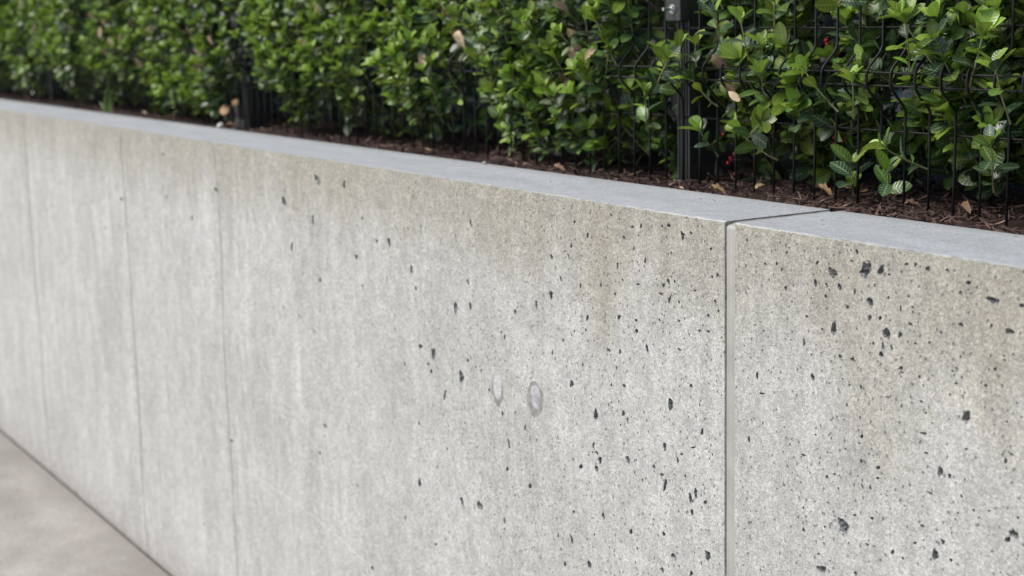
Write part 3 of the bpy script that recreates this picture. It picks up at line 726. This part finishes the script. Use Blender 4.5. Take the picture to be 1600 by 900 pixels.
def build_foliage():
    rs = np.random.RandomState(21)
    # outer shoots over the visible zone
    def zone(x0, x1, z0, z1, step, front=True):
        nx = int((x1 - x0) / step); nz = max(1, int((z1 - z0) / step))
        for i in range(nx):
            for j in range(nz):
                x = x0 + (i + rs.rand()) * step; z = z0 + (j + rs.rand()) * step
                y = front_y(x, z)
                if gap(x, y, z): continue
                clump = noise.noise(Vector((x * 6.5, z * 6.5, 30)))
                if clump < -.20 and rs.rand() < .85: continue
                right = x > -.75
                size = .040 if right else .032
                sd = (rs.normal(0, .38), -rs.uniform(.25, .80), rs.uniform(.30, 1.1))
                ln = rs.uniform(.05, .10)
                sprig((x, y + .045, z - .02), sd, ln, rs.randint(12, 17), rs, size,
                      young=.66 + .5 * clump if not right else .48 + .4 * clump, spiny=.22 if right else .03, front=front)
                if rs.rand() < .75:        # second tier behind: older leaves
                    sprig((x + rs.normal(0, .02), y + .10, z - .01), (rs.normal(0, .6), -rs.uniform(.1, .9), rs.uniform(-.5, .9)), rs.uniform(.05, .09), rs.randint(6, 10), rs, size * 1.05,
                          young=.12, spiny=.22 if right else .03, front=False)
    zone(-6.5, -.5, .015, .50, .041)
    zone(-.5, .62, .015, .50, .0375)
    zone(.62, 1.05, .015, .50, .065, False)
    zone(-6.5, 1.05, .50, 1.25, .064, False)
    # shoots that come through the mesh and over the bed, placed where the photograph has them
    for (x, y, z, dx, dz, L, n, sz, yg) in (
            (-.530, .325, .190, .10, 1., .045, 9, .034, 1.0), (-.575, .325, .180, -.2, .9, .05, 9, .034, .9), (-.495, .33, .200, .1, 1., .04, 7, .032, .9), (-.62, .33, .150, .9, .35, .13, 12, .034, .7), (-.745, .335, .20, -.3, 1., .10, 14, .034, .9),
            (-.80, .345, .14, .5, .5, .11, 12, .036, .8), (-.66, .345, .075, .3, .7, .08, 10, .036, .7), (-.36, .335, .215, .1, 1., .07, 9, .036, 1.0),
            (-.33, .35, .185, .1, .8, .06, 8, .036, .9), (-.30, .34, .27, .3, .8, .07, 10, .040, .8), (-.16, .335, .29, .8, .3, .10, 12, .042, .8),
            (.01, .335, .195, .2, 1., .09, 12, .038, .9), (.05, .34, .215, -.4, .7, .08, 10, .038, .9), (.12, .345, .18, .5, .9, .09, 11, .040, .7),
            (-.13, .325, .135, -.6, .5, .09, 11, .036, .9), (-.10, .33, .125, .3, .9, .07, 9, .034, .9), (-.37, .34, .075, .6, .2, .10, 9, .038, .6),
            (-.30, .35, .045, -.6, .25, .09, 8, .038, .5), (-.13, .36, .0, .1, 1., .05, 8, .044, .5), (-.06, .365, .005, .5, .6, .05, 7, .040, .4),
            (.20, .34, .13, -.2, .9, .09, 11, .040, .7), (.17, .345, .03, .2, .9, .08, 12, .040, .6), (-.47, .36, .04, -.2, .5, .06, 9, .038, .4),
            (-.46, .35, .13, -.3, .3, .07, 9, .038, .3), (-.44, .345, .30, -.2, .8, .07, 9, .038, .6), (-.44, .34, .235, .2, .6, .06, 8, .040, .3),
            (.02, .37, .05, -.2, .1, .08, 8, .040, .3), (-.92, .33, .20, -.3, 1., .09, 12, .035, 1.0), (-.98, .33, .12, .4, .8, .09, 12, .035, .8),
            (-1.1, .31, .24, .1, 1., .09, 12, .034, 1.0), (-1.05, .33, .04, .2, .8, .08, 12, .034, .7)):
        sprig((x, y, z), (dx, -.35, dz), L, n, rs, sz, young=yg * .9, spiny=.15 if x > -.55 else 0)
    # inside the hedge: dark older leaves at all depths
    for i in range(18500):
        z = rs.uniform(.01, .55) if rs.rand() < .60 else rs.uniform(.5, 1.27)
        x = rs.uniform(-6.6, 1.05); y0 = front_y(x, min(z, .5)) + .05
        y = y0 + abs(rs.normal(0, .16)) if rs.rand() < .75 else rs.uniform(y0, .98)
        if y > 1.0 or gap(x, y, z): continue
        if z < .06 and rs.rand() < .6: continue
        d = rs.normal(0, 1, 3); d[2] -= .25; nrm = np.array([rs.normal(0, .5), -.6 + rs.normal(0, .5), .8])
        add_leaf(shrub_of(x), 5 if y < .55 and z < .5 else 6, 2 if rs.rand() < .90 else 1, d, nrm, np.array([x, y, z]), rs.uniform(.032, .048), False)
    for i in range(19000):                 # the back and core, roughly made
        x = rs.uniform(-6.6, 1.05); y = rs.uniform(.60, 1.08); z = rs.uniform(.02, 1.28)
        if gap(x, y, z): continue
        add_leaf(shrub_of(x), 6, 2, rs.normal(0, 1, 3), rs.normal(0, 1, 3) + np.array([0, 0, .5]), np.array([x, y, z]), rs.uniform(.05, .075), False)
build_foliage()

SHRUB_LABELS = [
    'holly shrub cut off by the right edge of the picture, beyond the red-berried one',
    'glossy dark holly shrub with red berries, behind the wire mesh right of the near post',
    'holly shrub just left of the near post, grey trunk and tan dead leaves showing',
    'holly shrub second left of the near post, bright shoots low over the mulch',
    'holly shrub with a bare dark underside, just right of the farther fence post',
    'blurred holly shrub just left of the farther fence post, above the pale cut stump',
    'blurred holly shrub behind the grass tuft, brown dead leaves at its right',
    'blurred holly shrub with brown dead leaves, just left of the grass tuft',
    'blurred dense holly shrub second from the left end of the hedge in the picture',
    'most distant blurred holly shrub, at the left edge of the picture']
DEAD = [(-4.19, .33), (-3.876, .252), (-3.673, .16), (-5.001, .295), (-3.535, .28), (-3.114, .243), (-2.973, .245), (-3.091, .211), (-2.264, .234),
        (-3.729, .298), (-4.055, .195), (-2.163, .326), (-.984, .313), (-1.469, .302), (-.948, .257), (-.925, .229), (-.951, .219), (-.889, .218),
        (-.981, .172), (-.965, .158), (-1.41, .25), (-1.252, .252), (-1.59, .198), (-1.483, .323), (-.443, .16), (-.44, .148), (-.48, .207),
        (-4.10, .27), (-3.98, .235), (-4.05, .31), (-3.15, .27), (-3.05, .19), (-3.10, .16)]
BERRY = [(-.353, .085), (-.47, .042), (-.464, .006), (-.488, .024), (-.283, .13), (-.24, .238), (-.226, .229), (-.21, .212), (-.213, .221), (-.232, .245),
         (-.208, .091), (-.219, .085), (-.196, .088), (-.211, .075), (-.203, .081), (-.493, .076), (-.476, .034), (-.22, .205), (.11, .33)]

def join_leaves(ls, name, parent):
    VV = []; FF = []; UU = []; MI = []; n = 0
    for (sh, t, m, R, p, L, sc) in ls:
        V, F, UV = LT[t]
        VV.append(V @ R.T + p); FF.append(F + n); UU.append(UV); MI.append(np.full(len(F), m)); n += len(V)
    me = mesh_np(name, np.vstack(VV), np.vstack(FF), LMATS, uv=np.vstack(UU), mi=np.concatenate(MI), smooth=True)
    o = obj(name, me, parent); return o

LEAFMESH = {}
def leaf_mesh(t, m):
    if (t, m) not in LEAFMESH:
        V, F, UV = LT[t]; LEAFMESH[(t, m)] = mesh_np('leaf', V, F, LMATS[m], uv=UV, smooth=True)
    return LEAFMESH[(t, m)]

def ico_mesh(name, r, mat, sub=2):
    bm = bmesh.new(); bmesh.ops.create_icosphere(bm, subdivisions=sub, radius=r)
    me = bpy.data.meshes.new(name); bm.to_mesh(me); bm.free(); me.materials.append(mat)
    for p in me.polygons: p.use_smooth = True
    return me

def limb(pts, r0, r1, rs, n=8, wob=.006):
    P = [Vector(p) for p in pts]; out = []
    for i in range(len(P) - 1):
        for t in (0, .25, .5, .75):
            q = P[i].lerp(P[i + 1], t); out.append(q + Vector(rs.normal(0, wob, 3)) * (0 if not out else 1))
    out.append(P[-1]); m = len(out)
    return tube_vf(out, [r0 + (r1 - r0) * i / (m - 1) * 1.0 + r0 * .08 * rs.randn() for i in range(m)], n)

def place_local(o, root, R, p):
    M = Matrix(((R[0][0], R[0][1], R[0][2], p[0] - root.location.x), (R[1][0], R[1][1], R[1][2], p[1] - root.location.y),
                (R[2][0], R[2][1], R[2][2], p[2] - root.location.z), (0, 0, 0, 1)))
    o.matrix_basis = M

def build_shrubs():
    rs = np.random.RandomState(33)
    trunks = {1: ((-.455, .60, -.03), (-.44, .58, .12), (-.50, .60, .3), (-.46, .66, .7)),
              2: ((-.60, .48, -.03), (-.668, .44, .09), (-.706, .43, .186), (-.725, .43, .259), (-.765, .44, .33), (-.84, .50, .7)),
              5: ((-2.98, .62, -.03), (-2.97, .62, .15), (-3.03, .65, .4), (-3.0, .7, .8))}
    berry_me = ico_mesh('berry', .0038, M_BERRY)
    for s in range(NS):
        x1, x0 = SHRUB_EDGES[s], SHRUB_EDGES[s + 1]; cx = (x0 + x1) / 2
        root = empty('holly_shrub', (cx, .62, -.02))
        tag(root, SHRUB_LABELS[s], 'shrub', 'holly shrubs making up the hedge')
        tr = trunks.get(s, ((cx + rs.uniform(-.1, .1), .62, -.03), (cx + rs.uniform(-.1, .1), .62, .15), (cx + rs.uniform(-.12, .12), .64, .5), (cx, .7, .95)))
        off = Vector(root.location)
        def loc_(vf): return [tuple(Vector(v) - off) for v in vf[0]], vf[1]
        vf = loc_(limb(tr, .0115 if s == 2 else .016, .008, rs, 10, .003))
        obj('trunk', mesh_np('trunk', vf[0], vf[1], M_BARK, smooth=True), root)
        brs = []
        if s == 2:
            brs = [((-.724, .43, .255), (-.695, .425, .285), (-.665, .415, .33)), ((-.684, .43, .09), (-.74, .41, .16), (-.80, .39, .24)), ((-.70, .43, .16), (-.64, .40, .18), (-.56, .35, .19)), ((-.735, .43, .28), (-.75, .43, .36), (-.74, .44, .45))]
        if s == 1:
            brs = [((-.44, .58, .12), (-.30, .50, .15), (-.20, .43, .21)), ((-.45, .585, .15), (-.38, .5, .22), (-.30, .45, .27)), ((-.44, .58, .10), (-.36, .45, .09), (-.28, .37, .06)),
                   ((-.44, .58, .16), (-.2, .48, .2), (-.02, .38, .19)), ((-.44, .58, .07), (-.25, .5, .10), (-.1, .40, .14))]
        for k in range(6):
            z = rs.uniform(.05, .5); bx = tr[1][0]
            brs.append(((bx, .6, z), (bx + rs.uniform(-.2, .2), .54, z + rs.uniform(0, .1)), (cx + rs.uniform(-.36, .36), rs.uniform(.42, .46), z + rs.uniform(.02, .22))))
        for b in brs:
            vf = loc_(limb(b, .0048, .0022, rs, 6, .003))
            obj('branch', mesh_np('branch', vf[0], vf[1], M_BARK, smooth=True), root)
        acc = Acc()
        for pts, r in TWIGS[s]:
            acc.add(tube_vf([Vector(p) - off for p in pts], [r * 1.15, r, r, r * .9, r * .8, r * .6], 4, False))
        o = obj('twig', acc.mesh('twig', M_TWIG, True), root); tag(o, kind='stuff')
        ls = [l for l in LEAVES if l[0] == s]
        ls.sort(key=lambda l: -l[6])
        nparts = 0 if s == 0 else 300
        for (sh, t, m, R, p, L, sc) in ls[:nparts]:
            o = bpy.data.objects.new('leaf', leaf_mesh(t, m)); link(o, root); place_local(o, root, R, p)
        o = join_leaves([(l[0], l[1], l[2], l[3], l[4] - np.array(off), l[5], l[6]) for l in ls[nparts:]], 'foliage', root); tag(o, kind='stuff')
        for (dx, dz) in DEAD:
            if shrub_of(dx) != s: continue
            d = rs.normal(0, .6, 3); d[2] -= .6; nrm = np.array([.5, -1.0, .4]) + rs.normal(0, .35, 3)
            L = rs.uniform(.028, .041)
            R = frame(d, nrm) * L; yy = (.295 if dx < -.8 else .325) + rs.uniform(-.012, .01)
            p = camP + (np.array([dx, .37, dz]) - camP) * (yy - camP[1]) / (.37 - camP[1]) - R[:, 0] * .5
            o = bpy.data.objects.new('dead_leaf', leaf_mesh(rs.choice([7, 7, 0]), 3)); link(o, root); place_local(o, root, R, p); tag(o, 'tan curled dead leaf')
        if s == 1:
            for (bx, bz) in BERRY:
                p = np.array([bx, .40 + rs.uniform(-.012, .006), bz]) 
                o = bpy.data.objects.new('berry', berry_me); link(o, root); o.location = Vector(p) - off
                vf = tube_vf([Vector(p) - off, Vector(p) - off + Vector((rs.uniform(-.006, .006), .008, .006)), Vector(p) - off + Vector((rs.uniform(-.01, .01), .022, .004))], .0006, 4, False)
                obj('berry_stalk', mesh_np('berry_stalk', vf[0], vf[1], M_TWIG, smooth=True), root)
build_shrubs()

# ---------------------------------------------------------------- fence
FY = .360                                   # plane of the mesh
def vwire():
    zs = [-.045, .05, .11, .139]
    pts = [(0, 0, z) for z in zs]
    def fold(zc):
        return [(0, -.002, zc - .046), (0, -.006, zc - .040), (0, -.026, zc - .020), (0, -.032, zc - .013), (0, -.034, zc - .006),
                (0, -.034, zc + .007), (0, -.032, zc + .014), (0, -.026, zc + .021), (0, -.006, zc + .040), (0, -.002, zc + .047), (0, 0, zc + .053)]
    pts += fold(.188)
    pts += [(0, 0, .40), (0, 0, .75)] + fold(.828) + [(0, 0, 1.0), (0, 0, 1.22)]
    return tube_vf(pts, .0022, 7)

def build_fence():
    root = empty('mesh_fence', (0, FY, -.02))
    tag(root, 'black welded wire mesh fence with V-shaped folds running in front of the hedge', 'fence')
    off = Vector(root.location)
    vf = vwire(); vm = mesh_np('vertical_wire', [(a, b, c + .02) for a, b, c in vf[0]], vf[1], M_WIRE, smooth=True)
    for k in range(-142, 26):
        x = .1812 + k * .0503
        if x > 1.5: continue
        o = bpy.data.objects.new('vertical_wire', vm); link(o, root); o.location = (x, 0, 0)
    panels = ((-9.1, -6.97), (-6.95, -4.84), (-4.82, -2.72), (-2.70, -.595), (-.58, 1.52))
    for a, b in ((-6.97, -4.84), (-4.82, -2.72), (-2.70, -.60), (-.575, 1.52)):
        for (z, y) in ((.106, .0046), (.2665, .0046), (.198, -.0294), (.1775, -.0294), (.427, .0046), (.587, .0046), (.747, .0046), (.838, -.0294), (.818, -.0294), (.907, .0046), (1.067, .0046), (1.20, .0046)):
            n = 10
            pts = [(a + (b - a) * i / n, y + .0006 * math.sin(i * 1.7 + z * 30), z + .02 + .0008 * math.sin(i * 2.1 + z * 50)) for i in range(n + 1)]
            vf = tube_vf(pts, .0018, 6)
            obj('horizontal_wire', mesh_np('horizontal_wire', vf[0], vf[1], M_WIRE, smooth=True), root)
    # posts: grooved rectangular section
    W_, Dp = .036, .060
    def prof():
        p = [(0, 0)]
        for g in (.004, .0115, .019, .0265):
            p += [(g, 0), (g + .0012, .0030), (g + .0042, .0030), (g + .0054, 0)]
        p += [(W_, 0), (W_, Dp), (0, Dp)]
        return p
    pr = prof()
    V = [(x, y, z) for z in (-.08, 1.30) for x, y in pr]; n = len(pr)
    F = [(i, (i + 1) % n, n + (i + 1) % n, n + i) for i in range(n)] + [tuple(range(n - 1, -1, -1)), tuple(range(n, 2 * n))]
    pm = mesh_np('fence_post', V, F, M_POST)
    v, f = box_vf(-.004, .040, -.024, -.001, -.022, .022, .003); cm = mesh_np('clamp_plate', v, f, M_POST)
    acc = Acc(); acc.add(tube_vf([(.018, -.024, 0), (.018, -.029, 0)], .0065, 6)); acc.add(tube_vf([(.018, -.024, 0), (.018, -.046, 0)], .0032, 12)); acc.add(tube_vf([(.018, -.0235, 0), (.018, -.0255, 0)], .0085, 20))
    bmz = acc.mesh('bolt', M_STEEL)
    v, f = box_vf(-.002, .038, -.002, .062, 0, .008, .002); capm = mesh_np('post_cap', v, f, M_POST)
    for x in (-6.99, -4.86, -2.735, -.606, 1.53):
        y = .373 - FY
        po = bpy.data.objects.new('fence_post', pm); link(po, root); po.location = (x, y, .02)
        for z in (.302, .95):
            c = bpy.data.objects.new('clamp_plate', cm); link(c, po); c.location = (0, 0, z)
            b = bpy.data.objects.new('bolt', bmz); link(b, po); b.location = (0, 0, z)
        c = bpy.data.objects.new('post_cap', capm); link(c, po); c.location = (0, 0, 1.3005)
build_fence()

# ---------------------------------------------------------------- small things on the bed and the wall
def dry_leaf(x, y, z, rz, L, label, tilt=(.2, .1), m=4, t=7):
    L *= .8
    o = bpy.data.objects.new('dry_leaf', leaf_mesh(t, m)); link(o)
    o.matrix_world = Matrix.Translation((x, y, z)) @ Matrix.Rotation(rz, 4, 'Z') @ Matrix.Rotation(tilt[0], 4, 'Y') @ Matrix.Rotation(tilt[1], 4, 'X') @ Matrix.Scale(L, 4)
    tag(o, label, 'dead leaf', 'dry leaves fallen on the mulch')
dry_leaf(-.345, .235, .002, .5, .042, 'flat orange-tan dry leaf on the mulch right of the near post foot', (-.1, .2))
dry_leaf(-.30, .30, .000, 1.2, .024, 'small curled tan leaf standing under the berries by the near post', (-.7, .5))
dry_leaf(-.22, .36, .004, .2, .045, 'long orange-brown dry leaf lying in shade below the berried holly', (-.05, .1))
dry_leaf(-.115, .36, .006, 1.9, .038, 'crumpled yellow-brown leaf beside the low green shoot on the mulch', (-.4, .8))
dry_leaf(-.12, .345, .012, 2.6, .030, 'second crumpled ochre leaf against the low green shoot', (-.2, -.7))
dry_leaf(.02, .32, .002, .7, .034, 'olive-tan dry leaf between two wire feet on the mulch', (-.15, .3))
dry_leaf(.085, .37, .002, -.4, .036, 'ochre dry leaf at a wire foot near the right edge', (-.1, .25))
dry_leaf(-.62, .27, .000, 2.2, .03, 'tan dry leaf on the mulch just left of the near post', (-.2, .3))
dry_leaf(-.86, .26, .000, .4, .034, 'pale brown dry leaf on the mulch below the grey trunk', (-.15, .4))
dry_leaf(-2.62, .27, .000, .9, .036, 'blurred tan leaf on the mulch right of the far post', (-.2, .3))
dry_leaf(-3.35, .26, .004, .3, .034, 'blurred tan leaf on the mulch left of the cut stump', (-.3, .3))
dry_leaf(-1.36, .245, .004, .3, .022, 'blurred pale leaf on the mulch between the two posts', (-.3, .3))

def sliver(name, x, y, z, rz, L, W, H, mat, label, cat):
    V, F = chip_template(np.random.RandomState(int(abs(x) * 1000)))
    me = mesh_np(name, V * np.array([L, W / .22, H / .22]), F, mat)
    o = obj(name, me); o.location = (x, y, z); o.rotation_euler = (0, 0, rz); tag(o, label, cat); return o
sliver('wood_chip', -.385, .207, .003, 2.5, .034, .006, .004, M_PALECHIP, 'pale cream wood sliver at the foot of the near fence post', 'wood chip')
sliver('wood_chip', .045, .262, .004, -.6, .030, .008, .005, M_CHIP, 'light brown bark chip lying near the right back edge of the wall', 'wood chip')
sliver('wood_chip', -.01, .222, .001, .35, .052, .007, .005, M_CHIP, 'long curved bark strip lying over the end of the wall joint', 'wood chip')
sliver('twig_piece', -.217, .144, .0012, -.45, .014, .0022, .0014, M_DARK, 'tiny dark twig lying on the flat top of the wall', 'twig')
for (x, y, r, lab) in ((-2.484, .200, .011, 'blurred small white pebble on the back edge of the wall top'), (-1.01, .192, .004, 'tiny white stone crumb on the back edge of the wall')):
    bm = bmesh.new(); bmesh.ops.create_icosphere(bm, subdivisions=2, radius=r)
    for v in bm.verts: v.co *= 1 + .25 * noise.noise(v.co * 90 + Vector((x, 0, 0))); v.co.z *= .8
    me = bpy.data.meshes.new('pebble'); bm.to_mesh(me); bm.free(); me.materials.append(M_STONE)
    o = obj('pebble', me, None, (x, y, r * .72)); tag(o, lab, 'pebble')

def build_grass():
    root = empty('grass_tuft', (-3.88, .30, -.015)); tag(root, 'blurred light green arching grass tuft growing from the mulch by the wall edge', 'grass')
    for k, (bx, h, lean, w_) in enumerate(((0, .105, .16, .010), (.05, .085, .10, .008), (.08, .06, .07, .006), (-.02, .035, -.05, .006))):
        V = []; F = []; n = 8
        for i in range(n):
            u = i / (n - 1); ww = w_ * (1 - u) ** .6 * .5 + .0003
            x = bx + lean * u ** 1.8; z = h * math.sin(u * 1.9) / math.sin(1.57) if u < .83 else h * math.sin(.83 * 1.9) - (u - .83) * .1 * h
            V += [(x - ww * .8, -ww * .6, z), (x, .0012, z), (x + ww * .8, ww * .6, z)]
        for i in range(n - 1):
            a = 3 * i; F += [(a, a + 1, a + 4, a + 3), (a + 1, a + 2, a + 5, a + 4)]
        obj('grass_blade', mesh_np('grass_blade', V, F, M_GRASS, smooth=True), root)
build_grass()

def build_stump():
    root = empty('cut_stump', (-2.86, .40, -.02)); tag(root, 'blurred pruned stump with round pale cut ends, left of the farther fence post', 'stump')
    rs = np.random.RandomState(8)
    vf = limb(((.03, .02, -.02), (.02, .01, .015), (.0, 0, .03)), .030, .022, rs, 12, .002)
    obj('stump_base', mesh_np('stump_base', vf[0], vf[1], M_BARK, smooth=True), root)
    for (a, b, r) in (((-.01, .0, .022), (.02, -.045, .050), .017), ((.04, .01, .02), (.085, -.035, .075), .012), ((.03, .02, .02), (.055, -.015, .048), .010)):
        vf = limb((a, b), r * 1.05, r, rs, 12, .0008); br = obj('cut_branch', mesh_np('cut_branch', vf[0], vf[1], M_BARK, smooth=True), root)
        d = (Vector(b) - Vector(a)).normalized()
        vf = tube_vf([Vector(b) + d * .0005, Vector(b) + d * .0025], r * .95, 14)
        obj('cut_face', mesh_np('cut_face', vf[0], vf[1], M_CUT), br)
build_stump()
